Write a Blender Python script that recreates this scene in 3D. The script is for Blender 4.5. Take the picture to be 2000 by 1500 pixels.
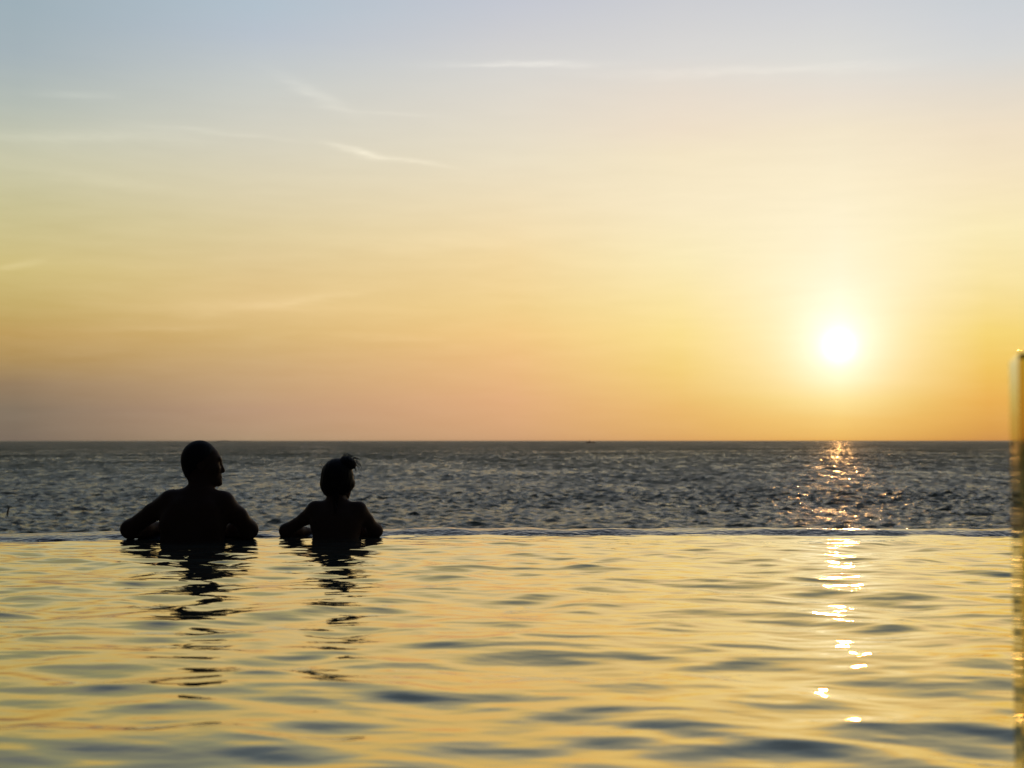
import bpy, math
import numpy as np
R = math.radians
scene = bpy.context.scene
for o in list(bpy.data.objects): bpy.data.objects.remove(o, do_unlink=True)

# ------------------------------------------------------------------ camera
F_PX = 2778.0          # focal length in pixels of the 2000 px wide photograph (50 mm)
CAM_H = 0.489          # eye height over the pool water
HOR = 861.0            # row of the horizon
cam_d = bpy.data.cameras.new('camera'); cam = bpy.data.objects.new('camera', cam_d)
scene.collection.objects.link(cam); scene.camera = cam
cam_d.sensor_width = 36.0; cam_d.lens = 50.0
cam_d.clip_start = 0.05; cam_d.clip_end = 200000
cam.location = (0, 0, CAM_H)
cam.rotation_euler = (math.pi/2 + math.atan(111/F_PX), 0, 0)
cam_d.dof.use_dof = True; cam_d.dof.focus_distance = 7.4; cam_d.dof.aperture_fstop = 5.6
def P(px, py, D):       # a measured pixel at distance D -> point of the place
    return np.array([(px-1000)*D/F_PX, D, CAM_H + (HOR-py)*D/F_PX])

# ------------------------------------------------------------------ sun + sky
SUN_EL = math.atan(181/F_PX); SUN_AZ = math.atan(640/F_PX)      # azimuth from +Y towards +X
sd = bpy.data.lights.new('sun', 'SUN'); sun = bpy.data.objects.new('sun', sd)
scene.collection.objects.link(sun)
sd.energy = 0.09; sd.angle = R(0.55); sd.color = (1.0, 0.50, 0.15)
from mathutils import Vector
sv = Vector((math.sin(SUN_AZ)*math.cos(SUN_EL), math.cos(SUN_AZ)*math.cos(SUN_EL), math.sin(SUN_EL)))
sun.rotation_euler = sv.to_track_quat('Z', 'Y').to_euler()
vs = scene.view_settings
vs.view_transform = 'Standard'; vs.look = 'None'; vs.gamma = 1; vs.exposure = 0; vs.use_curve_mapping = False

def lin(c):
    return tuple(((v/255)/12.92 if v/255 <= 0.04045 else ((v/255+0.055)/1.055)**2.4) for v in c) + (1,)

class NB:
    """small helper that strings shader nodes together"""
    def __init__(s, tree): s.t = tree; s.n = tree.nodes; s.l = tree.links
    def new(s, typ, **kw):
        n = s.n.new(typ)
        for k, v in kw.items(): setattr(n, k, v)
        return n
    def put(s, sock, v):
        if isinstance(v, bpy.types.NodeSocket): s.l.new(v, sock)
        elif v is not None: sock.default_value = v
    def m(s, op, a, b=None, c=None, clamp=False):
        n = s.new('ShaderNodeMath', operation=op, use_clamp=clamp)
        s.put(n.inputs[0], a); s.put(n.inputs[1], b); s.put(n.inputs[2], c)
        return n.outputs[0]
    def vm(s, op, a, b=None):
        n = s.new('ShaderNodeVectorMath', operation=op)
        s.put(n.inputs[0], a); s.put(n.inputs[1], b)
        return n
    def ramp(s, fac, stops, interp='LINEAR'):
        n = s.new('ShaderNodeValToRGB'); cr = n.color_ramp; cr.interpolation = interp
        while len(cr.elements) > 1: cr.elements.remove(cr.elements[0])
        cr.elements[0].position = stops[0][0]; cr.elements[0].color = stops[0][1]
        for p, c in stops[1:]:
            e = cr.elements.new(p); e.color = c
        s.put(n.inputs[0], fac); return n.outputs[0]
    def mix(s, fac, a, b, blend='MIX'):
        n = s.new('ShaderNodeMix', data_type='RGBA', blend_type=blend)
        s.put(n.inputs[0], fac); s.put(n.inputs[6], a); s.put(n.inputs[7], b)
        return n.outputs[2]
    def sstep(s, v, a, b):
        n = s.new('ShaderNodeMapRange', interpolation_type='SMOOTHSTEP')
        s.put(n.inputs[0], v); n.inputs[1].default_value = a; n.inputs[2].default_value = b
        return n.outputs[0]

world = bpy.data.worlds.new('World'); scene.world = world; world.use_nodes = True
nb = NB(world.node_tree); world.node_tree.nodes.clear()
tc = nb.new('ShaderNodeTexCoord'); sep = nb.new('ShaderNodeSeparateXYZ')
nb.l.new(tc.outputs['Generated'], sep.inputs[0])
X, Y, Z = sep.outputs
az = nb.m('ARCTAN2', X, Y)                          # radians, 0 = +Y
el = nb.m('ARCSINE', nb.m('MINIMUM', nb.m('MAXIMUM', Z, -1.0), 1.0))
elabs = nb.m('ABSOLUTE', el)
azd = nb.m('MULTIPLY', az, 180/math.pi); eld = nb.m('MULTIPLY', elabs, 180/math.pi)
# elevation -> ramp coordinate: finer near the horizon
rc = nb.m('POWER', nb.m('DIVIDE', eld, 90.0), 0.5)
def ypos(y, x):
    e = math.degrees(math.atan((HOR-y)/math.hypot(F_PX, x-1000))); return math.sqrt(max(e, 0)/90)
HIGH = [(24, (160, 168, 178)), (33, (112, 124, 142)), (48, (72, 83, 104)), (90, (36, 44, 60))]
cols = {
 30:  [(861,(120,105,92)),(800,(131,116,98)),(750,(148,125,97)),(700,(176,146,96)),(650,(190,157,96)),(600,(195,170,105)),(520,(207,189,126)),(400,(200,192,147)),(300,(200,198,170)),(200,(181,188,179)),(100,(165,178,184)),(0,(158,175,184))],
 500: [(861,(170,145,115)),(800,(185,151,122)),(720,(200,166,121)),(650,(212,179,119)),(600,(224,193,135)),(550,(222,195,140)),(450,(220,203,158)),(350,(218,208,178)),(250,(210,207,192)),(150,(198,202,199)),(60,(183,193,204)),(0,(177,192,204))],
 1000:[(861,(200,155,115)),(780,(222,172,126)),(700,(232,187,129)),(650,(237,198,133)),(600,(236,205,141)),(500,(238,213,160)),(400,(236,219,182)),(300,(230,220,196)),(200,(221,215,203)),(120,(212,211,208)),(60,(203,204,208)),(0,(195,199,209))],
 1330:[(861,(215,160,98)),(800,(228,182,110)),(720,(236,205,125)),(650,(242,219,145)),(580,(243,225,165)),(500,(243,230,184)),(400,(242,229,195)),(300,(239,226,196)),(250,(234,220,199)),(170,(226,217,205)),(100,(215,214,212)),(0,(203,205,210))],
 1640:[(861,(228,168,78)),(820,(238,196,104)),(780,(240,216,132)),(740,(245,228,165)),(680,(247,233,185)),(550,(248,239,206)),(450,(246,237,205)),(350,(245,234,203)),(250,(237,226,201)),(180,(228,220,208)),(110,(218,218,214)),(0,(205,208,213))],
 1930:[(861,(198,136,72)),(780,(226,172,85)),(720,(231,190,95)),(650,(236,208,117)),(550,(240,222,160)),(450,(243,230,182)),(350,(240,225,190)),(250,(234,220,196)),(170,(222,215,203)),(100,(210,212,212)),(40,(204,208,213)),(0,(200,206,212))],
}
back = [(0,(20,20,25)),(10,(22,23,28)),(30,(24,27,34)),(60,(28,33,44)),(90,(36,44,60))]
prev = nb.ramp(rc, [(math.sqrt(e/90), lin(c)) for e, c in back])
keys = sorted(cols); prevaz = -100.0
def fscale(c, s): return tuple(v*s for v in c)
for k in keys:
    a = math.degrees(math.atan((k-1000)/F_PX))
    st = [(ypos(y, k), lin(c)) for y, c in cols[k]] + [(math.sqrt(e/90), lin(c)) for e, c in HIGH]
    r = nb.ramp(rc, st)
    if k == 30:                       # darkens slowly away from the sunset
        f = nb.sstep(azd, -70.0, a)
    else:
        mr = nb.new('ShaderNodeMapRange', interpolation_type='LINEAR')
        nb.put(mr.inputs[0], azd); mr.inputs[1].default_value = prevaz; mr.inputs[2].default_value = a
        f = mr.outputs[0]
    prev = nb.mix(f, prev, r); prevaz = a
backr = nb.ramp(rc, [(math.sqrt(e/90), lin(c)) for e, c in back])
prev = nb.mix(nb.sstep(azd, 22.0, 85.0), prev, backr)
# aureole and overexposed core of the low sun
dots = nb.vm('DOT_PRODUCT', nb.vm('NORMALIZE', tc.outputs['Generated']).outputs[0], tuple(sv)).outputs['Value']
ang = nb.m('MULTIPLY', nb.m('ARCCOSINE', nb.m('MINIMUM', dots, 0.9999999)), 180/math.pi)
def gauss(v, s):  # exp(-(v/s)^2)
    q = nb.m('DIVIDE', v, s); return nb.m('EXPONENT', nb.m('MULTIPLY', nb.m('MULTIPLY', q, q), -1.0))
def addc(base, fac, colour):
    return nb.vm('ADD', base, nb.vm('MULTIPLY', nb.mixv(fac), colour).outputs[0]).outputs[0]
def vec(v):
    n = nb.new('ShaderNodeCombineXYZ')
    for i in range(3): nb.put(n.inputs[i], v)
    return n.outputs[0]
nb.mixv = vec
sky = prev
sky = addc(sky, gauss(ang, 2.6), (0.10, 0.13, 0.16))
sky = addc(sky, gauss(ang, 1.45), (0.11, 0.16, 0.27))
sky = addc(sky, gauss(ang, 0.52), (1.5, 1.15, 0.75))
# thin cirrus streaks: (azimuth deg, elevation deg, half length, half width, tilt deg, strength)
def px_dir(x, y):
    return math.degrees(math.atan((x-1000)/F_PX)), math.degrees(math.atan((HOR-y)/math.hypot(F_PX, x-1000)))
comb = nb.new('ShaderNodeCombineXYZ'); nb.put(comb.inputs[0], azd); nb.put(comb.inputs[1], eld)
nz = nb.new('ShaderNodeTexNoise'); nz.inputs['Scale'].default_value = 1.0; nz.inputs['Detail'].default_value = 5
mp = nb.new('ShaderNodeMapping'); mp.inputs['Scale'].default_value = (0.35, 2.2, 1); mp.inputs['Rotation'].default_value = (0, 0, R(5))
nb.l.new(comb.outputs[0], mp.inputs[0]); nb.l.new(mp.outputs[0], nz.inputs['Vector'])
wisp = nb.m('SUBTRACT', nz.outputs['Fac'], 0.5)
nz2 = nb.new('ShaderNodeTexNoise'); nz2.inputs['Scale'].default_value = 1.0; nz2.inputs['Detail'].default_value = 4
mp2 = nb.new('ShaderNodeMapping'); mp2.inputs['Scale'].default_value = (1.2, 6.0, 1); mp2.inputs['Rotation'].default_value = (0, 0, R(14))
nb.l.new(comb.outputs[0], mp2.inputs[0]); nb.l.new(mp2.outputs[0], nz2.inputs['Vector'])
streaks = [(90,262,3.2,0.14,3,0.035),(420,255,3.0,0.10,-4,0.035),(760,215,1.8,0.07,-3,0.03),(330,640,3.2,0.14,2,0.03),(700,655,4.0,0.12,-1,0.025),(150,700,3.0,0.2,1,-0.02),(1020,119,2.6,0.09,0,0.10),(1480,131,5.2,0.14,-0.5,0.05),(610,178,1.5,0.20,-24,0.055),
           (700,293,1.15,0.10,-13,0.12),(800,311,1.6,0.07,-8,0.07),(150,180,1.4,0.12,2,0.04),
           (30,517,0.9,0.10,16,0.06),(590,585,2.0,0.16,9,0.05),(430,598,3.5,0.25,1,0.035),(240,262,3.0,0.35,3,0.03),
           (200,350,3.2,0.20,-6,0.03),(850,470,5.0,0.30,2,0.025)]
cl = None
warp = nb.m('MULTIPLY', wisp, 0.5)
for (sx, sy, hl, hw, tilt, stg) in streaks:
    a0, e0 = px_dir(sx, sy); ct, st_ = math.cos(R(tilt)), math.sin(R(tilt))
    da = nb.m('SUBTRACT', azd, a0); de = nb.m('ADD', nb.m('SUBTRACT', eld, e0), warp)
    u = nb.m('ADD', nb.m('MULTIPLY', da, ct), nb.m('MULTIPLY', de, st_))
    v = nb.m('SUBTRACT', nb.m('MULTIPLY', de, ct), nb.m('MULTIPLY', da, st_))
    g = nb.m('MULTIPLY', nb.m('MULTIPLY', gauss(u, hl), gauss(v, hw*1.25)), stg)
    cl = g if cl is None else nb.m('ADD', cl, g)
cl = nb.m('MULTIPLY', cl, nb.m('ADD', nb.m('MULTIPLY', nz2.outputs['Fac'], 1.6), 0.25))
cl = nb.m('ADD', cl, nb.m('MULTIPLY', nb.m('MULTIPLY', wisp, 0.075), nb.m('MULTIPLY', gauss(nb.m('SUBTRACT', eld, 6.5), 7.0), 1.0)))
sky = nb.vm('ADD', sky, nb.vm('MULTIPLY', nb.mixv(cl), (1.0, 0.93, 0.75)).outputs[0]).outputs[0]
# physical sky of the same sun adds its share
ns = nb.new('ShaderNodeTexSky', sky_type='NISHITA'); ns.sun_disc = False
ns.sun_elevation = SUN_EL; ns.sun_rotation = SUN_AZ; ns.dust_density = 3.0
bg1 = nb.new('ShaderNodeBackground'); nb.put(bg1.inputs[0], sky); bg1.inputs[1].default_value = 1.0
bg2 = nb.new('ShaderNodeBackground'); nb.put(bg2.inputs[0], ns.outputs[0]); bg2.inputs[1].default_value = 0.002
ad = nb.new('ShaderNodeAddShader'); wo = nb.new('ShaderNodeOutputWorld')
nb.l.new(bg1.outputs[0], ad.inputs[0]); nb.l.new(bg2.outputs[0], ad.inputs[1]); nb.l.new(ad.outputs[0], wo.inputs[0])

scene.cycles.max_bounces = 12; scene.cycles.transmission_bounces = 10
scene.cycles.use_denoising = True
scene.cycles.sample_clamp_indirect = 10

# ------------------------------------------------------------------ helpers
def tag(o, label=None, cat=None, group=None, kind=None):
    for k, v in (('label', label), ('category', cat), ('group', group), ('kind', kind)):
        if v: o[k] = v
    return o
def empty(name, loc, label, cat, group=None):
    o = bpy.data.objects.new(name, None); scene.collection.objects.link(o); o.location = loc
    return tag(o, label, cat, group)
def link(name, me, mat, parent=None, smooth=True):
    if mat: me.materials.append(mat)
    if smooth: me.polygons.foreach_set('use_smooth', [True]*len(me.polygons))
    me.update()
    o = bpy.data.objects.new(name, me); scene.collection.objects.link(o)
    if parent is not None:
        o.parent = parent; o.location = tuple(-Vector(parent.location))
    return o
def mesh_np(name, v, q):
    v = np.asarray(v, np.float32); q = np.asarray(q, np.int32)
    me = bpy.data.meshes.new(name)
    me.vertices.add(len(v)); me.vertices.foreach_set('co', v.ravel())
    n = q.shape[1]
    me.loops.add(q.size); me.loops.foreach_set('vertex_index', q.ravel())
    me.polygons.add(len(q)); me.polygons.foreach_set('loop_start', np.arange(0, q.size, n, dtype=np.int32))
    me.update(calc_edges=True); me.validate()
    return me
def grid_quads(nr, nc):
    i = np.arange(nr*nc).reshape(nr, nc)
    return np.stack([i[:-1, :-1], i[:-1, 1:], i[1:, 1:], i[1:, :-1]], -1).reshape(-1, 4)
def mat(name):
    m = bpy.data.materials.new(name); m.use_nodes = True
    b = NB(m.node_tree); m.node_tree.nodes.clear()
    out = b.new('ShaderNodeOutputMaterial')
    return m, b, out
def principled(name, col, rough, bump=None, ior=1.45, **kw):
    m, b, out = mat(name)
    p = b.new('ShaderNodeBsdfPrincipled'); b.l.new(p.outputs[0], out.inputs[0])
    b.put(p.inputs['Base Color'], col); b.put(p.inputs['Roughness'], rough); p.inputs['IOR'].default_value = ior
    for k, v in kw.items(): p.inputs[k.replace('_', ' ')].default_value = v
    if bump:
        n = b.new('ShaderNodeTexNoise'); n.inputs['Scale'].default_value = bump[0]; n.inputs['Detail'].default_value = 4
        g = b.new('ShaderNodeNewGeometry'); b.l.new(g.outputs['Position'], n.inputs['Vector'])
        bp = b.new('ShaderNodeBump'); bp.inputs['Distance'].default_value = bump[1]; bp.inputs['Strength'].default_value = 1
        b.l.new(n.outputs['Fac'], bp.inputs['Height']); b.l.new(bp.outputs[0], p.inputs['Normal'])
    return m
def waves(x, y, lam, ang, slope, ph, sharp=0.0, skew=0.0):
    """sum of travelling sines; returns height and horizontal pull towards the crests"""
    h = np.zeros_like(x); dx = np.zeros_like(x); dy = np.zeros_like(x)
    for l, a, s, p in zip(lam, ang, slope, ph):
        k = 2*math.pi/l; am = s/k; cx, cy = math.sin(a), math.cos(a)
        t = k*(x*cx + y*cy) + p
        t = t + skew*np.sign(cy)*np.sin(t)          # steeper on the side that faces -Y
        h += am*np.sin(t)
        if sharp:
            c = np.cos(t)*am*sharp; dx += c*cx; dy += c*cy
    return h, dx, dy

# ------------------------------------------------------------------ infinity edge line
EX = np.array([-200, 0, 235, 510, 750, 1000, 1500, 2000, 2300.])
EI = np.array([6.86, 6.95, 7.13, 7.22, 7.36, 7.44, 7.42, 7.38, 7.36])     # inner side (water line)
ex_world = (EX-1000)*EI/F_PX
def edge_y(x):                       # inner side of the ledge as y(x), smoothed
    y = 0
    for d in np.linspace(-0.35, 0.35, 9): y = y + np.interp(x+d, ex_world, EI, left=6.55, right=7.33)
    return y/9

# ------------------------------------------------------------------ sea
def build_sea():
    SEA_Z = -9.6
    h_cam = CAM_H - SEA_Z
    rr = [125.0]
    while rr[-1] < 1100: rr.append(rr[-1]*1.0017)
    while rr[-1] < 4000: rr.append(rr[-1]*1.008)
    while rr[-1] < 56000: rr.append(rr[-1]*1.08)
    rr = np.array(rr); aa = np.radians(np.linspace(-25, 25, 860))
    A, D = np.meshgrid(aa, rr)
    x = D*np.tan(A); y = D.copy()
    rng = np.random.default_rng(5)
    n = 80
    lam = np.exp(rng.uniform(math.log(0.95), math.log(13), n))
    ang = rng.normal(0.35, 0.85, n) + math.pi
    s = 0.068*np.ones(n)*np.where(lam > 2.4, (2.4/lam)**1.0, 1)
    ph = rng.uniform(0, 2*math.pi, n)
    z = np.zeros_like(x); dx = np.zeros_like(x); dy = np.zeros_like(x)
    # gust patches strengthen or calm the chop
    gust = 1 + 0.14*np.sin(x/55+1.3*np.sin(y/90)) * np.sin(y/38 + 0.8*np.sin(x/47)) + 0.10*np.sin(y/21+x/160+2)
    for l, a, sl, p in zip(lam, ang, s, ph):
        k = 2*math.pi/l; am = sl/k; cx, cy = math.sin(a), math.cos(a)
        fade = np.clip((l/(rr*0.0017) - 2.5)/1.5, 0, 1)*np.clip(1-(rr-2500)/1500, 0, 1)   # only what the mesh can carry
        live = np.nonzero(fade > 0)[0]
        if len(live) == 0: continue
        e = live[-1]+1
        t = k*(x[:e]*cx + y[:e]*cy) + p
        f = (fade[:e, None])*gust[:e]
        z[:e] += am*np.sin(t)*f
        c = np.cos(t)*am*0.8*f; dx[:e] += c*cx; dy[:e] += c*cy
    v = np.stack([x+dx, y+dy, SEA_Z+z], -1).reshape(-1, 3)
    q = grid_quads(len(rr), len(aa))
    # the rest of the sea, calm sheet slightly lower, all round
    base = len(v); S = 60000
    ring = []
    for r in (12, 200, 2000, 20000, S):
        for k in range(48): ring.append((r*math.sin(2*math.pi*k/48), r*math.cos(2*math.pi*k/48), SEA_Z-1.2-0.0*r))
    v = np.concatenate([v, np.array(ring)])
    q2 = [(base+a*48+k, base+(a+1)*48+k, base+(a+1)*48+(k+1) % 48, base+a*48+(k+1) % 48) for a in range(4) for k in range(48)]
    q = np.concatenate([q, np.array(q2)[:, ::-1]])
    me = mesh_np('sea', v, q)
    m, b, out = mat('sea_water')
    p = b.new('ShaderNodeBsdfPrincipled'); b.l.new(p.outputs[0], out.inputs[0])
    p.inputs['Base Color'].default_value = (0.070, 0.098, 0.045, 1); p.inputs['IOR'].default_value = 1.8
    p.inputs['Specular Tint'].default_value = (1.0, 1.0, 0.74, 1)
    g = b.new('ShaderNodeNewGeometry'); cd = b.vm('DISTANCE', g.outputs['Position'], (0, 0, CAM_H)).outputs['Value']
    # waves finer than the mesh: bump near, roughness far
    b1 = b.new('ShaderNodeTexNoise'); b1.inputs['Scale'].default_value = 0.8; b1.inputs['Detail'].default_value = 6; b1.inputs['Roughness'].default_value = 0.62
    mp = b.new('ShaderNodeMapping'); mp.inputs['Scale'].default_value = (0.55, 1.0, 1.0); mp.inputs['Rotation'].default_value = (0, 0, R(-12))
    b.l.new(g.outputs['Position'], mp.inputs[0]); b.l.new(mp.outputs[0], b1.inputs['Vector'])
    bp = b.new('ShaderNodeBump'); bp.inputs['Distance'].default_value = 1.4; bp.inputs['Strength'].default_value = 0.9
    b.l.new(b1.outputs['Fac'], bp.inputs['Height']); b.l.new(bp.outputs[0], p.inputs['Normal'])
    lg = b.m('LOGARITHM', cd, 10.0)
    rgh = b.ramp(b.m('DIVIDE', b.m('SUBTRACT', lg, 2.0), 2.0), [(0.08, (.11,)*3+(1,)), (0.24, (.23,)*3+(1,)), (0.40, (.46,)*3+(1,)), (0.6, (.75,)*3+(1,)), (1, (.80,)*3+(1,))])
    # wind-ruffled patches at many sizes: rougher water where the gusts touch down
    def patches(sx, sy, det, seed):
        n = b.new('ShaderNodeTexNoise'); n.inputs['Scale'].default_value = 1; n.inputs['Detail'].default_value = det; n.inputs['Roughness'].default_value = 0.7
        mq = b.new('ShaderNodeMapping'); mq.inputs['Scale'].default_value = (sx, sy, 1); mq.inputs['Location'].default_value = (seed, seed, 0)
        b.l.new(g.outputs['Position'], mq.inputs[0]); b.l.new(mq.outputs[0], n.inputs['Vector'])
        return b.m('SUBTRACT', n.outputs['Fac'], 0.5)
    pt = b.m('ADD', b.m('MULTIPLY', patches(.30, .05, 8, 3.1), 2.0), b.m('MULTIPLY', patches(.012, .0055, 3, 9.7), 0.7))
    rr_ = b.m('MULTIPLY', rgh, b.m('ADD', 1.0, b.m('MULTIPLY', pt, 3.0)))
    b.l.new(b.m('MINIMUM', b.m('MAXIMUM', rr_, 0.05), 0.9), p.inputs['Roughness'])
    o = link('sea', me, m); tag(o, kind='structure')
    return SEA_Z
SEA_Z = build_sea()

# ------------------------------------------------------------------ pool
def build_pool():
    xs = np.linspace(-6.5, 6.3, 820)
    N = 640
    x, t = np.meshgrid(xs, np.linspace(0, 1, N))
    y0 = 1.9; y1 = edge_y(xs)[None, :] + 0.05
    y = y0 + (y1-y0)*t**1.15
    rng = np.random.default_rng(358)
    n = 90
    lam = np.exp(rng.uniform(math.log(0.085), math.log(1.1), n))
    ang = rng.normal(0.12, 0.62, n) + np.where(rng.random(n) < 0.25, math.pi, 0)
    s = 0.0108*np.where(lam > 0.35, (0.38/lam)**0.55, 1)*np.clip(lam/0.16, 0.35, 1)*rng.uniform(0.5, 1.5, n)
    ph = rng.uniform(0, 2*math.pi, n)
    z, dx, dy = waves(x, y, lam, ang, s, ph, 0.7, 0.75)
    z *= 0.35+0.65*np.clip((edge_y(xs)[None, :]-y)/0.5, 0, 1)
    v = np.stack([x+dx*1.0, y+dy*1.0, z], -1).reshape(-1, 3)
    me = mesh_np('pool_water', v, grid_quads(N, len(xs)))
    m, b, out = mat('pool_water')
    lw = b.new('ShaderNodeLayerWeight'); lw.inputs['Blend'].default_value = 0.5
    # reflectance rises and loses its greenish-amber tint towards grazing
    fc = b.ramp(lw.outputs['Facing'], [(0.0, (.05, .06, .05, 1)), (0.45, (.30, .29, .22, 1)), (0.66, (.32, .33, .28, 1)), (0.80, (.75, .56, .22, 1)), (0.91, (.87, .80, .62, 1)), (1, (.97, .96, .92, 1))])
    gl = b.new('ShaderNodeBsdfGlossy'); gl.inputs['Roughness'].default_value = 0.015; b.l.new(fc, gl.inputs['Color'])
    df = b.new('ShaderNodeBsdfDiffuse'); df.inputs['Color'].default_value = (0.015, 0.025, 0.025, 1)
    nz = b.new('ShaderNodeTexNoise'); nz.inputs['Scale'].default_value = 9; nz.inputs['Detail'].default_value = 3
    g = b.new('ShaderNodeNewGeometry'); mp = b.new('ShaderNodeMapping'); mp.inputs['Scale'].default_value = (0.5, 1, 1)
    b.l.new(g.outputs['Position'], mp.inputs[0]); b.l.new(mp.outputs[0], nz.inputs['Vector'])
    bp = b.new('ShaderNodeBump'); bp.inputs['Distance'].default_value = 0.0035; bp.inputs['Strength'].default_value = 1
    b.l.new(nz.outputs['Fac'], bp.inputs['Height'])
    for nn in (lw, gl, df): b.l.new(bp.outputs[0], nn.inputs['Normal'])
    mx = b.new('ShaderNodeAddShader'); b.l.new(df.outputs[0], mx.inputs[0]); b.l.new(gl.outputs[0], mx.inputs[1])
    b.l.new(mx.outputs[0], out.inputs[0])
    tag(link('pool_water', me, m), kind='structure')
    # ledge the water spills over: wet, gently rising towards its outer lip
    xs = np.linspace(-6.5, 6.3, 1300); ey = edge_y(xs)
    prof = [(0.0, -1.3), (0.0, -0.03), (0.03, -0.006), (0.07, 0.003), (0.15, 0.017), (0.19, 0.019), (0.30, 0.0195), (0.32, 0.004), (0.32, -1.3)]
    rng = np.random.default_rng(3); rows = []
    for d, zz in prof:
        r = np.stack([xs, ey-0.03+d, np.full_like(xs, zz)], -1); rows.append(r)
    # refine the top so that the sheet of water on it ripples for real
    top = []
    ds = np.linspace(0.03, 0.30, 60)
    for d in ds:
        zz = np.interp(d, [p[0] for p in prof[2:7]], [p[1] for p in prof[2:7]])
        yy = ey-0.03+d
        r1 = 0
        for k in range(26):
            rg = np.random.default_rng(100+k); l = math.exp(rg.uniform(math.log(0.05), math.log(0.5))); a = rg.normal(0, 0.7)
            r1 = r1 + 0.020*l/(2*math.pi)*np.sin(2*math.pi/l*(xs*math.sin(a)+yy*math.cos(a))+rg.uniform(0, 6.28))
        top.append(np.stack([xs, yy, zz+r1], -1))
    rows = [rows[0], rows[1]] + top + [rows[7], rows[8]]
    v = np.concatenate(rows); me = mesh_np('pool_ledge', v, grid_quads(len(rows), len(xs)))
    wet = principled('wet_stone', (0.035, 0.045, 0.06, 1), 0.06, (28, 0.008), ior=1.36)
    tag(link('pool_ledge', me, wet), 'low wet stone ledge along the far side of the pool, with water spilling over it', 'pool edge')
    # basin
    tile = principled('pool_tile', (0.05, 0.09, 0.10, 1), 0.3)
    bx = [(-6.5, 1.9, -1.3), (6.3, 1.9, -1.3), (6.3, 7.6, -1.3), (-6.5, 7.6, -1.3)]
    tp = [(a, b_, -0.05) for a, b_, _ in bx]
    me = mesh_np('pool_floor', bx+tp, [(0, 1, 2, 3), (0, 4, 5, 1), (1, 5, 6, 2), (3, 7, 4, 0)])
    tag(link('pool_floor', me, tile, smooth=False), kind='structure')
    dk = principled('deck_stone', (0.16, 0.145, 0.125, 1), 0.6, (30, 0.004))
    me = mesh_np('pool_deck', [(-9, -9, 0.03), (9, -9, 0.03), (9, 1.9, 0.03), (-9, 1.9, 0.03), (-9, 1.9, -1.3), (9, 1.9, -1.3),
                               (-9, -9, -6), (9, -9, -6), (-9, 1.88, -6), (9, 1.88, -6)],
                 [(0, 1, 2, 3), (3, 2, 5, 4), (0, 6, 7, 1), (0, 3, 8, 6), (1, 7, 9, 2)])
    tag(link('pool_deck', me, dk, smooth=False), kind='structure')
build_pool()

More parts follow.
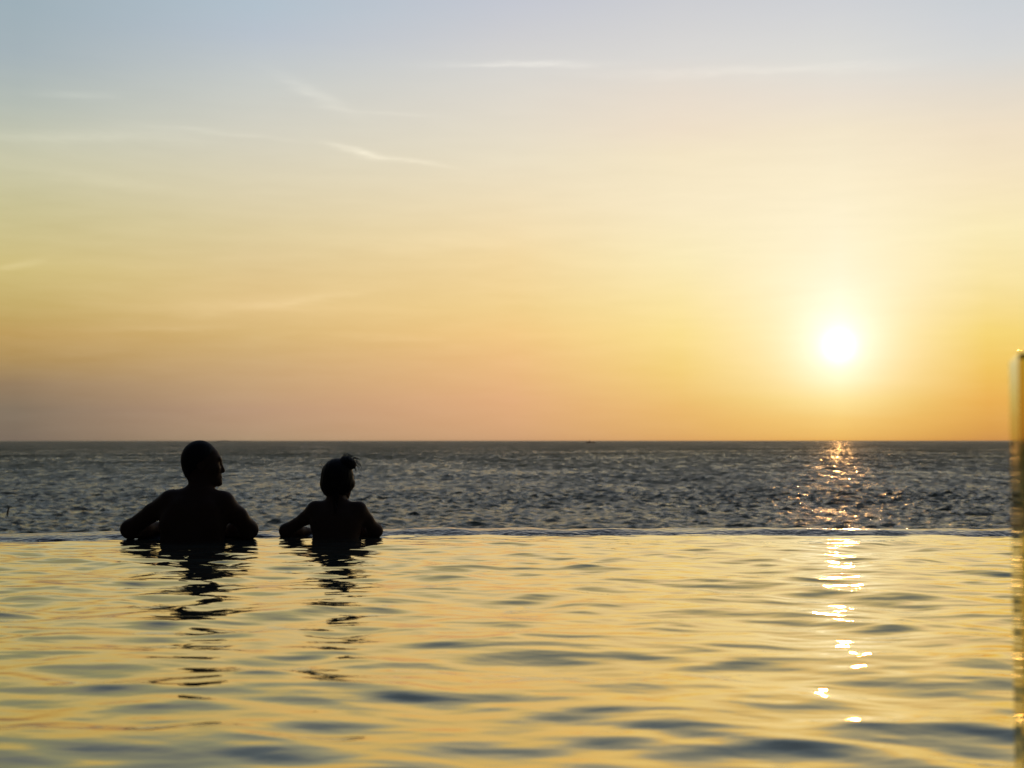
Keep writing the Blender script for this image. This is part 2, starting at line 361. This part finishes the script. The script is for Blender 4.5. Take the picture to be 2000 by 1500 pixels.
# ------------------------------------------------------------------ bodies: distance fields meshed as one skin
def sd_cap(p, a, b, ra, rb):
    a = np.asarray(a, float); b = np.asarray(b, float); ba = b-a
    h = np.clip(((p-a)@ba)/max(ba@ba, 1e-9), 0, 1)
    return np.linalg.norm(p-a-h[:, None]*ba, axis=1) - (ra+(rb-ra)*h)
def sd_ell(p, c, r, M=None):
    q = p-np.asarray(c, float)
    if M is not None: q = q@M
    r = np.asarray(r, float)
    k0 = np.linalg.norm(q/r, axis=1); k1 = np.linalg.norm(q/(r*r), axis=1)
    return np.where(k1 > 1e-9, k0*(k0-1)/np.maximum(k1, 1e-9), -r.min())
def smin(a, b, k):
    h = np.maximum(k-np.abs(a-b), 0)/k
    return np.minimum(a, b)-h*h*k*0.25
def smax(a, b, k): return -smin(-a, -b, k)
def surface_nets(f, lo, hi, h):
    ax = [np.arange(lo[i], hi[i]+h, h) for i in range(3)]
    shp = tuple(len(a) for a in ax)
    F = np.empty(shp, np.float32)
    G1, G2 = np.meshgrid(ax[1], ax[2], indexing='ij')
    B = 6; nb_ = [-(-n // B) for n in shp]                  # coarse blocks first, fine samples only near the skin
    bi = np.stack(np.meshgrid(*[np.arange(n) for n in nb_], indexing='ij'), -1).reshape(-1, 3)
    o = np.array([a[0] for a in ax])
    fc = f((bi*B+(B-1)/2)*h+o)
    near = np.abs(fc) < B*h*1.5
    Fb = np.where(fc < 0, -1.0, 1.0)[:, None, None, None]*np.ones((1, B, B, B), np.float32)
    loc = np.stack(np.meshgrid(*[np.arange(B)]*3, indexing='ij'), -1).reshape(-1, 3)
    nbk = bi[near]
    pts = ((nbk[:, None, :]*B+loc[None])*h+o).reshape(-1, 3)
    Fb[near] = f(pts).reshape(-1, B, B, B)
    full = Fb.reshape(*nb_, B, B, B).transpose(0, 3, 1, 4, 2, 5).reshape(nb_[0]*B, nb_[1]*B, nb_[2]*B)
    F[:] = full[:shp[0], :shp[1], :shp[2]]
    S = F < 0
    c = np.zeros(tuple(s-1 for s in shp), np.uint8)
    for dx in (0, 1):
        for dy in (0, 1):
            for dz in (0, 1): c += S[dx:shp[0]-1+dx, dy:shp[1]-1+dy, dz:shp[2]-1+dz]
    cells = np.argwhere((c > 0) & (c < 8))
    idx = -np.ones(c.shape, np.int64); idx[tuple(cells.T)] = np.arange(len(cells))
    acc = np.zeros((len(cells), 3)); cnt = np.zeros(len(cells))
    cor = [(a, b, d) for a in (0, 1) for b in (0, 1) for d in (0, 1)]
    for i, p in enumerate(cor):
        for q in cor[i+1:]:
            if sum(abs(a-b) for a, b in zip(p, q)) != 1: continue
            fa = F[cells[:, 0]+p[0], cells[:, 1]+p[1], cells[:, 2]+p[2]]; fb = F[cells[:, 0]+q[0], cells[:, 1]+q[1], cells[:, 2]+q[2]]
            mk = (fa < 0) != (fb < 0)
            t = np.where(mk, fa/np.where(mk, fa-fb, 1), 0)
            acc += (np.array(p)+t[:, None]*(np.array(q)-np.array(p)))*mk[:, None]; cnt += mk
    v = (cells+acc/np.maximum(cnt, 1)[:, None])*h+np.array([a[0] for a in ax])
    quads = []
    for axis in range(3):
        a1, a2 = (axis+1) % 3, (axis+2) % 3
        s0 = np.take(S, range(shp[axis]-1), axis); s1 = np.take(S, range(1, shp[axis]), axis)
        e = np.argwhere(s0 != s1); e = e[(e[:, a1] > 0) & (e[:, a2] > 0) & (e[:, a1] < shp[a1]-1) & (e[:, a2] < shp[a2]-1)]
        if len(e) == 0: continue
        def cell(o1, o2):
            k = e.copy(); k[:, a1] -= o1; k[:, a2] -= o2
            return idx[tuple(k.T)]
        qd = np.stack([cell(1, 1), cell(0, 1), cell(0, 0), cell(1, 0)], -1)
        flip = ~s0[tuple(e.T)]
        qd[flip] = qd[flip][:, ::-1]
        quads.append(qd)
    return v, np.concatenate(quads)
def rotz(a):
    c, s = math.cos(a), math.sin(a); return np.array([[c, -s, 0], [s, c, 0], [0, 0, 1.]])

def head_field(p, c, yaw, pitch, s, fem=False):
    """face looks along local +x; yaw turns it about z, pitch tips the chin down"""
    cp, sp = math.cos(pitch), math.sin(pitch)
    M = rotz(yaw) @ np.array([[cp, 0, sp], [0, 1, 0], [-sp, 0, cp]])
    q = ((p-c)@M)/s
    d = sd_ell(q, (-.004, 0, 0), (.089, .073, .090))
    d = smin(d, sd_ell(q, (-.045, 0, -.045), (.040, .052, .050)), .03)
    d = smin(d, sd_ell(q, (.042, 0, -.012), (.053, .060, .060)), .03)
    d = smin(d, sd_ell(q, (.046, 0, -.062), (.048, .054, .062)), .03)
    d = smin(d, sd_ell(q, (.052, 0, -.104), (.043, .042 if not fem else .036, .028)), .03)
    d = smin(d, sd_ell(q, (.083, 0, -.120), (.017, .019, .015)), .015)
    d = smin(d, sd_cap(q, (.089, -.034, -.002), (.089, .034, -.002), .009, .009), .014)
    for sg in (-1, 1):
        d = smax(d, -sd_ell(q, (.098, sg*.030, -.022), (.013, .016, .011)), .014)
        d = smin(d, sd_ell(q, (.078, sg*.030, -.023), (.0115, .0115, .0115)), .003)
        d = smin(d, sd_ell(q, (.066, sg*.046, -.048), (.022, .016, .018)), .02)
        d = smin(d, sd_ell(q, (.101, sg*.010, -.063), (.008, .007, .006)), .008)
        e = sd_ell(q, (-.006, sg*.074, -.028), (.018, .007, .031)); e = smax(e, -sd_ell(q, (-.002, sg*.083, -.024), (.010, .006, .019)), .006)
        d = smin(d, e, .008)
    d = smin(d, sd_cap(q, (.091, 0, -.016), (.107, 0, -.056), .0075, .0098), .012)
    d = smin(d, sd_cap(q, (.093, -.014, -.086), (.093, .014, -.086), .0065, .0065), .008)
    d = smin(d, sd_cap(q, (.091, -.013, -.098), (.091, .013, -.098), .007, .007), .007)
    return d*s
def head_hair(p, c, yaw, pitch, s, thick, full=False):
    cp, sp = math.cos(pitch), math.sin(pitch)
    M = rotz(yaw) @ np.array([[cp, 0, sp], [0, 1, 0], [-sp, 0, cp]])
    q = ((p-c)@M)/s
    d = sd_ell(q, (-.006, 0, .001), (.087+thick, .075+thick, .091+thick))
    d = smin(d, sd_ell(q, (-.043, 0, -.046), (.038+thick, .055+thick, .056+thick)), .02)
    if full: d = smin(d, sd_ell(q, (-.020, 0, -.045), (.062+thick, .070+thick, .060)), .02)
    slope = q[:, 2]-(-.105+(q[:, 0]+.09)*(.92 if not full else .80)+np.abs(q[:, 1])*.12)
    d = smax(d, -slope*.72, .008)
    d = d+.0012*np.sin(q[:, 0]*420+3*np.sin(q[:, 2]*150))*np.sin(q[:, 1]*380+q[:, 2]*120)
    return d*s
def arm_parts(add, sh, mid, elb, wri, r, hand_dir, palm_n, side):
    """upper arm, forearm, palm, four bent fingers and a thumb"""
    add('c', sh, mid, r[0], r[1], .03); add('c', mid, elb, r[1], r[2], .02)
    fm = elb+(wri-elb)*.3
    add('c', elb, fm, r[2]*.96, r[3], .03); add('c', fm, wri, r[3], r[4], .03)
    hd = hand_dir/np.linalg.norm(hand_dir); pn = palm_n/np.linalg.norm(palm_n)
    lat = np.cross(pn, hd)*side; lat /= np.linalg.norm(lat)
    kn = wri+hd*.085
    for j, o in enumerate((-.027, -.009, .009, .026)):
        add('c', wri+hd*.015+lat*o*.5, kn+lat*o, .015, .0115, .014)
        ln = (.040, .046, .043, .033)[j]
        p0 = kn+lat*o; p1 = p0+hd*ln*.95-pn*.008; p2 = p1+(hd*.75-pn*.65)*ln*.62; p3 = p2+(hd*.45-pn*.9)*ln*.45
        add('c', p0, p1, .0095, .0088, .006); add('c', p1, p2, .0086, .0080, .004); add('c', p2, p3, .0079, .0070, .004)
    t0 = wri+hd*.022-lat*.020; t1 = t0+hd*.028-lat*.026; t2 = t1+hd*.032-lat*.006
    add('c', t0, t1, .014, .0108, .012); add('c', t1, t2, .0105, .0085, .005)

def body(name, parts, head, lo, hi, h):
    prims = []
    def f(p):
        d = None
        for kind, a, b, ra, rb, k in parts:
            # skip points far away from this piece
            if kind == 'c': e = sd_cap(p, a, b, ra, rb)
            else: e = sd_ell(p, a, b, ra)
            d = e if d is None else smin(d, e, k)
        hd = head(p)
        return smin(d, hd, .022)
    return surface_nets(f, lo, hi, h)

def skin_mat(name, col):
    m, b, out = mat(name)
    p = b.new('ShaderNodeBsdfPrincipled'); b.l.new(p.outputs[0], out.inputs[0])
    g = b.new('ShaderNodeNewGeometry'); n = b.new('ShaderNodeTexNoise'); n.inputs['Scale'].default_value = 40
    b.l.new(g.outputs['Position'], n.inputs['Vector'])
    c = b.mix(n.outputs['Fac'], tuple(v*.85 for v in col)+(1,), tuple(v*1.1 for v in col)+(1,))
    b.l.new(c, p.inputs['Base Color']); p.inputs['Roughness'].default_value = 0.6; p.inputs['Specular IOR Level'].default_value = 0.15
    return m
hair_m = principled('dark_hair', (0.010, 0.008, 0.007, 1), 0.6, (400, 0.002))

def tube(pts, radii, seg=5):
    pts = np.array(pts); v = []; q = []
    for i, p in enumerate(pts):
        t = pts[min(i+1, len(pts)-1)]-pts[max(i-1, 0)]; t /= np.linalg.norm(t)
        u = np.cross(t, (0.3, 1, 0.2)); u /= np.linalg.norm(u); w = np.cross(t, u)
        for k in range(seg):
            a = 2*math.pi*k/seg; v.append(p+radii[i]*(math.cos(a)*u+math.sin(a)*w))
    for i in range(len(pts)-1):
        for k in range(seg): q.append((i*seg+k, i*seg+(k+1) % seg, (i+1)*seg+(k+1) % seg, (i+1)*seg+k))
    return v, q
def tubes(list_):
    V = []; Q = []
    for pts, rad in list_:
        v, q = tube(pts, rad); b = len(V); V += v; Q += [tuple(i+b for i in f) for f in q]
    return V, Q
def bez(a, b, c, d, n=12):
    t = np.linspace(0, 1, n)[:, None]; a, b, c, d = map(np.asarray, (a, b, c, d))
    return (1-t)**3*a+3*(1-t)**2*t*b+3*(1-t)*t*t*c+t**3*d

def build_man():
    parts = []
    add = lambda *a: parts.append(a)
    T = 7.0
    c = P(377, 861, T)[0]                       # spine x
    y = T
    # trunk, leaning slightly towards the ledge
    parts.append(('e', (c, y+.02, .07), (.158, .105, .17), None, None, .01))
    parts.append(('e', (c+.012, y+.00, .125), (.152, .095, .11), None, None, .05))     # shoulder blades, lats
    parts.append(('e', (c, y-.02, -.10), (.150, .10, .18), None, None, .08))
    parts.append(('e', (c, y-.03, -.30), (.160, .105, .14), None, None, .08))
    for s in (-1, 1):
        parts.append(('e', (c+s*.07, y-.06, -.36), (.085, .085, .09), None, None, .04))
        hp = (c+s*.09, y-.03, -.38); kn = (c+s*.11, y+.0, -.82); an = (c+s*.12, y-.03, -1.21)
        add('c', hp, kn, .085, .056, .04); add('c', kn, (c+s*.112, y-.035, -.95), .054, .056, .02); add('c', (c+s*.112, y-.035, -.95), an, .056, .036, .03)
        add('c', an, (c+s*.13, y+.14, -1.265), .036, .030, .02); add('c', an, (c+s*.12, y-.05, -1.26), .036, .034, .02)
        add('c', (c+.02+s*.065, y-.055, .16), (c+s*.10, y-.055, .08), .045, .04, .05)  # shoulder blade
    shL = P(333, 982, T+.01); shR = P(439, 988, T+.01)
    neck0 = P(393, 972, T); neck1 = P(390, 928, T+.03)
    add('c', neck0, neck1, .058, .052, .045)
    add('c', P(393, 968, T), P(342, 977, T), .044, .050, .03); add('c', P(393, 968, T), P(436, 979, T), .044, .050, .03)
    for (sh, mid, elb, wri, side) in (
        (shL, P(299, 1001, T+.05), P(257, 1033, T+.12), P(338, 1031, T+.33), 1),
        (shR, P(467, 1008, T+.05), P(487, 1034, T+.12), P(412, 1031, T+.36), -1)):
        hd = np.array([side*1.0, .12, -.02])
        arm_parts(add, sh, mid, elb, wri, (.060, .043, .044, .041, .027), hd, np.array([0, 0, 1.]), side)
    hc = P(393, 898, T+.03)
    yaw = R(15)                                    # face towards +x, turned a little away from the camera
    head = lambda p: head_field(p, hc, yaw, R(-2), 1.0)
    zs = .50
    lo = (P(225, 861, T)[0]-.05, y-.25, -1.32); hi = (P(520, 861, T)[0]+.05, y+.55, zs+.02)
    v, q = body('man', parts, head, lo, hi, .0058)
    root = empty('person', (c, y, -1.3), 'bare-shouldered man with short hair, face in profile, leaning on the pool edge', 'person')
    link('body', mesh_np('body', v, q), skin_mat('tanned_skin', (.11, .065, .045)), root)
    v, q = surface_nets(lambda p: head_hair(p, hc, yaw, R(-2), 1.0, .0045), hc-.13, hc+.13, .004)
    link('hair', mesh_np('hair', v, q), hair_m, root)

def build_woman():
    parts = []
    add = lambda *a: parts.append(a)
    T = 7.17
    c = P(657, 861, T)[0]; y = T
    parts.append(('e', (c, y+.02, .06), (.122, .085, .15), None, None, .01))
    parts.append(('e', (c, y+.00, .09), (.128, .080, .08), None, None, .04))
    parts.append(('e', (c, y-.02, -.12), (.112, .08, .16), None, None, .07))
    parts.append(('e', (c, y-.03, -.32), (.160, .10, .13), None, None, .08))
    for s in (-1, 1):
        parts.append(('e', (c+s*.07, y-.07, -.38), (.088, .085, .09), None, None, .04))
        hp = (c+s*.085, y-.03, -.40); kn = (c+s*.10, y+.0, -.83); an = (c+s*.10, y-.03, -1.215)
        add('c', hp, kn, .085, .050, .04); add('c', kn, (c+s*.102, y-.03, -.95), .048, .050, .02); add('c', (c+s*.102, y-.03, -.95), an, .050, .032, .03)
        add('c', an, (c+s*.11, y+.12, -1.27), .032, .026, .02); add('c', an, (c+s*.10, y-.05, -1.265), .032, .03, .02)
    shL = P(617, 995, T+.01); shR = P(701, 996, T+.01)
    add('c', P(656, 1000, T), P(656, 955, T+.02), .048, .041, .02)
    add('c', P(656, 1006, T), P(624, 1004, T), .038, .040, .015); add('c', P(656, 1006, T), P(695, 1005, T), .038, .040, .015)
    for (sh, mid, elb, wri, side) in (
        (shL, P(597, 1012, T+.05), P(561, 1036, T+.12), P(622, 1040, T+.30), 1),
        (shR, P(717, 1015, T+.05), P(734, 1036, T+.12), P(668, 1039, T+.33), -1)):
        hd = np.array([side*1.0, .1, -.02])
        arm_parts(add, sh, mid, elb, wri, (.045, .031, .033, .031, .021), hd, np.array([0, 0, 1.]), side)
    hc = P(660, 929, T+.03); yaw = R(60); s = .90
    head = lambda p: head_field(p, hc, yaw, R(4), s, True)
    lo = (P(530, 861, T)[0]-.05, y-.25, -1.32); hi = (P(765, 861, T)[0]+.05, y+.55, .44)
    v, q = body('woman', parts, head, lo, hi, .0056)
    root = empty('person', (c, y, -1.3), 'slim woman with hair in a messy topknot, leaning on the pool edge beside the man', 'person')
    link('body', mesh_np('body', v, q), skin_mat('light_skin', (.13, .08, .06)), root)
    def wh(p):
        d = head_hair(p, hc, yaw, R(4), s, .006, True)
        e = smin(sd_ell(p, P(659.5, 930, T+.015), (.081, .078, .082)), sd_ell(p, P(659.5, 946, T+.012), (.085, .062, .060)), .02)
        e = smin(e, sd_ell(p, P(651, 952, T+.01), (.054, .050, .054)), .02)
        e = smin(e, sd_ell(p, P(684, 943, T+.02), (.024, .030, .026)), .012)
        e = smax(e, (p[:, 1]-(T+.055))-(p[:, 2]-hc[2])*.25, .02)          # leaves the face free
        return smin(d, e, .012)+.0013*np.sin(p[:, 0]*420)*np.sin(p[:, 2]*70+p[:, 0]*60)
    v, q = surface_nets(wh, hc-.14, hc+.14, .004)
    link('hair', mesh_np('hair', v, q), hair_m, root)
    # topknot with loose ends
    bc = P(678, 905, T+.01)
    rng = np.random.default_rng(4)
    def fb(p):
        d = sd_ell(p, bc, (.042, .038, .035))
        d = smin(d, sd_ell(p, bc+np.array([.026, .0, -.008]), (.020, .024, .020)), .01)
        d = smin(d, sd_ell(p, bc+np.array([-.014, 0, .020]), (.020, .018, .014)), .01)
        q = p-bc
        return d+.0022*np.sin(q[:, 0]*300+q[:, 2]*200)*np.sin(q[:, 2]*260-q[:, 1]*200)
    v, q = surface_nets(fb, bc-.06, bc+.06, .0032)
    V, Q = list(v), [tuple(k) for k in q]
    L = []
    for k in range(34):
        a = rng.uniform(-.7, 2.2); a2 = a-rng.uniform(.3, 1.1)
        st = bc+np.array([math.cos(a)*.034, rng.uniform(-.02, .02), math.sin(a)*.031])
        ln = rng.uniform(.012, .034)
        p1 = st+np.array([math.cos(a), 0, math.sin(a)])*ln*.6; p2 = p1+np.array([math.cos(a2), 0, math.sin(a2)])*ln*.6
        p3 = p2+np.array([.25, 0, -1])*ln*rng.uniform(.3, 1.1)
        L.append((bez(st, p1, p2, p3), np.linspace(.0016, .0006, 12)))
    L2 = []
    for sx, sy, ex_, ey_, bend in ((631, 915, 628, 903, -8), (634, 912, 630, 900, -6), (675, 962, 677, 981, 7), (673, 960, 672, 980, 9), (676, 958, 675, 984, 4),
                                   (689, 925, 692, 936, 3), (687, 912, 693, 921, 5)):
        a = P(sx, sy, T+.0); d = P(ex_, ey_, T-.01); m1 = P(sx+bend, sy+(ey_-sy)*.3, T); m2 = P(ex_+bend, sy+(ey_-sy)*.8, T)
        L2.append((bez(a, m1, m2, d), np.linspace(.0014, .0007, 12)))
    tv, tq = tubes(L); b0 = len(V); L = L2
    V += tv; Q += [tuple(i+b0 for i in f) for f in tq]
    for k in range(10):      # fine hair lying on the nape
        x0 = 650+k*1.4
        L.append((bez(P(x0, 955, T-.055), P(x0-1, 970, T-.062), P(x0+2, 985, T-.062), P(655+rng.uniform(-3, 3), 990+rng.uniform(0, 22), T-.088)), np.linspace(.0022, .0008, 12)))
    link('hair_bun', mesh_np('hair_bun', V, Q), hair_m, root)
    tv, tq = tubes(L); link('hair_strands', mesh_np('hair_strands', tv, tq), hair_m, root)
build_man()
build_woman()

# ------------------------------------------------------------------ glass beside the camera
def build_glass():
    d = np.array([math.sin(R(16.3)), math.cos(R(16.3))]); n = np.array([d[1], -d[0]])
    D0 = 1.30
    a = np.array([(1990-1000)*D0/F_PX, D0]); b = a+d*.153
    c2 = b+n*.26; d2 = a+n*.26
    z0, z1 = .03, .0835
    top = .489-.489+CAM_H+.0835-CAM_H
    import bmesh
    bm = bmesh.new()
    pts = [a, b, c2, d2]; zt = CAM_H+.0805
    lo = [bm.verts.new((p[0], p[1], .03)) for p in pts]; hi = [bm.verts.new((p[0], p[1], zt)) for p in pts]
    bm.faces.new(lo); bm.faces.new(hi[::-1])
    for i in range(4): bm.faces.new((lo[i], hi[i], hi[(i+1) % 4], lo[(i+1) % 4]))
    bmesh.ops.recalc_face_normals(bm, faces=bm.faces)
    bmesh.ops.bevel(bm, geom=list(bm.edges), offset=.0012, segments=2, affect='EDGES')
    me = bpy.data.meshes.new('glass_panel'); bm.to_mesh(me); bm.free()
    m, bb, out = mat('tinted_glass')
    p = bb.new('ShaderNodeBsdfGlass'); p.inputs['Color'].default_value = (.74, .68, .42, 1); p.inputs['Roughness'].default_value = 0.05; p.inputs['IOR'].default_value = 1.5
    bb.l.new(p.outputs[0], out.inputs[0])
    tag(link('glass_panel', me, m, smooth=False), 'thick clear glass panel close by at the right edge, lit yellow along its side', 'glass panel')
build_glass()

# ------------------------------------------------------------------ boats and marker far out
import bmesh
paint = principled('dark_boat_paint', (.07, .05, .04, 1), .5)
cabin_m = principled('boat_cabin_paint', (.12, .10, .08, 1), .5)
def bm_box(bm, x0, x1, y0, y1, z0, z1, taper=0):
    vs = [bm.verts.new(p) for p in ((x0, y0, z0), (x1, y0, z0), (x1, y1, z0), (x0, y1, z0), (x0+taper, y0, z1), (x1-taper, y0, z1), (x1-taper, y1, z1), (x0+taper, y1, z1))]
    for f in ((0, 3, 2, 1), (4, 5, 6, 7), (0, 1, 5, 4), (1, 2, 6, 5), (2, 3, 7, 6), (3, 0, 4, 7)): bm.faces.new([vs[i] for i in f])
def obj_bm(name, bm, m, root):
    me = bpy.data.meshes.new(name); bm.to_mesh(me); bm.free(); return link(name, me, m, root, smooth=False)
def boat(px, D, L, label, tall):
    x = (px-1000)*D/F_PX; z = SEA_Z
    root = empty('boat', (x, D, z), label, 'boat')
    bm = bmesh.new(); secs = []
    for t in np.linspace(0, 1, 13):           # sheered hull with pointed raised bow (left)
        w = L*.13*math.sin(math.pi*min(1, (1-t)*1.0+.0)**.5*.5)*(1 if t < .98 else .05) if t > 0 else L*.11
        sh = L*(.075+.06*(t**3)+.02*(1-t)**2); xx = x+L*(.5-t)
        secs.append([bm.verts.new((xx, D+s*w, z+zz)) for s, zz in ((-1, sh), (-.75, L*.01), (0, -L*.04), (.75, L*.01), (1, sh))])
    for a, b in zip(secs, secs[1:]):
        for k in range(4): bm.faces.new((a[k], b[k], b[k+1], a[k+1]))
        bm.faces.new((a[4], b[4], b[0], a[0]))
    bm.faces.new(secs[0][::-1]); bm.faces.new(secs[-1])
    obj_bm('hull', bm, paint, root)
    bm = bmesh.new(); bm_box(bm, x-L*.20, x+L*.02, D-L*.07, D+L*.07, z+L*.07, z+L*.17, L*.015); bm_box(bm, x-L*.22, x+L*.04, D-L*.08, D+L*.08, z+L*.17, z+L*.185, 0)
    obj_bm('cabin', bm, cabin_m, root)
    bm = bmesh.new(); bm_box(bm, x-L*.12, x-L*.10, D-.1, D+.1, z+L*.18, z+L*tall, L*.004); bm_box(bm, x-L*.20, x-L*.02, D-.05, D+.05, z+L*tall*.8, z+L*tall*.8+L*.01, 0)
    obj_bm('mast', bm, paint, root)
    bm = bmesh.new(); bm_box(bm, x+L*.25, x+L*.42, D-L*.05, D+L*.05, z+L*.07, z+L*.15, L*.02)
    obj_bm('stern_shelter', bm, cabin_m, root)
boat(1153, 6500, 42, 'small dark fishing boat out on the horizon, middle of the view', .42)
boat(1497, 8000, 20, 'tiny faint boat on the horizon, left of the low sun', .75)
def marker():
    D = (CAM_H-SEA_Z)*F_PX/(1007-HOR); x = (17-1000)*D/F_PX
    root = empty('marker_buoy', (x, D, SEA_Z), 'slim dark marker buoy tilting in the sea at the far left', 'buoy')
    import mathutils
    bm = bmesh.new(); bmesh.ops.create_cone(bm, cap_ends=True, segments=12, radius1=.17, radius2=.09, depth=1.3)
    bmesh.ops.transform(bm, matrix=mathutils.Matrix.Translation((x+.05, D, SEA_Z+.45)) @ mathutils.Matrix.Rotation(R(10), 4, 'Y'), verts=bm.verts)
    obj_bm('pole', bm, paint, root)
    bm = bmesh.new(); bmesh.ops.create_uvsphere(bm, u_segments=12, v_segments=8, radius=.20)
    bmesh.ops.transform(bm, matrix=mathutils.Matrix.Translation((x, D, SEA_Z+.02)) @ mathutils.Matrix.Diagonal((1, 1, .6, 1)), verts=bm.verts)
    obj_bm('float', bm, paint, root)
marker()

# ------------------------------------------------------------------ sea air that softens the horizon
def haze():
    import bmesh
    bm = bmesh.new(); S = 61000
    bm_box(bm, -S, S, -S, S, SEA_Z-4, 4.0)
    me = bpy.data.meshes.new('haze'); bm.to_mesh(me); bm.free()
    m, b, out = mat('sea_air')
    pv = b.new('ShaderNodeVolumePrincipled'); pv.inputs['Color'].default_value = (.92, .88, .82, 1)
    pv.inputs['Density'].default_value = 2.2e-5; pv.inputs['Anisotropy'].default_value = 0.6
    b.l.new(pv.outputs[0], out.inputs['Volume'])
    tag(link('haze', me, m, smooth=False), kind='stuff')
haze()

def headland():
    D = 20000.0; x0, x1 = (418-1000)*D/F_PX, (530-1000)*D/F_PX
    u, w = np.meshgrid(np.linspace(0, 1, 90), np.linspace(-1, 1, 24))
    rng = np.random.default_rng(8); bump = 0
    for k in range(1, 9): bump = bump+rng.normal()*np.sin(k*5*u+rng.uniform(0, 6)+w*k)/k
    h = 18*(np.clip(u/.18, 0, 1)**.7)*(np.clip((1-u)/.8, 0, 1)**.9)*(1-w**2)*(1+.12*bump)
    v = np.stack([x0+(x1-x0)*u, D+w*350, SEA_Z-1+h], -1).reshape(-1, 3)
    tag(link('hills', mesh_np('hills', v, grid_quads(24, 90)), principled('far_scrub', (.09, .09, .06, 1), .9)), kind='structure')
headland()
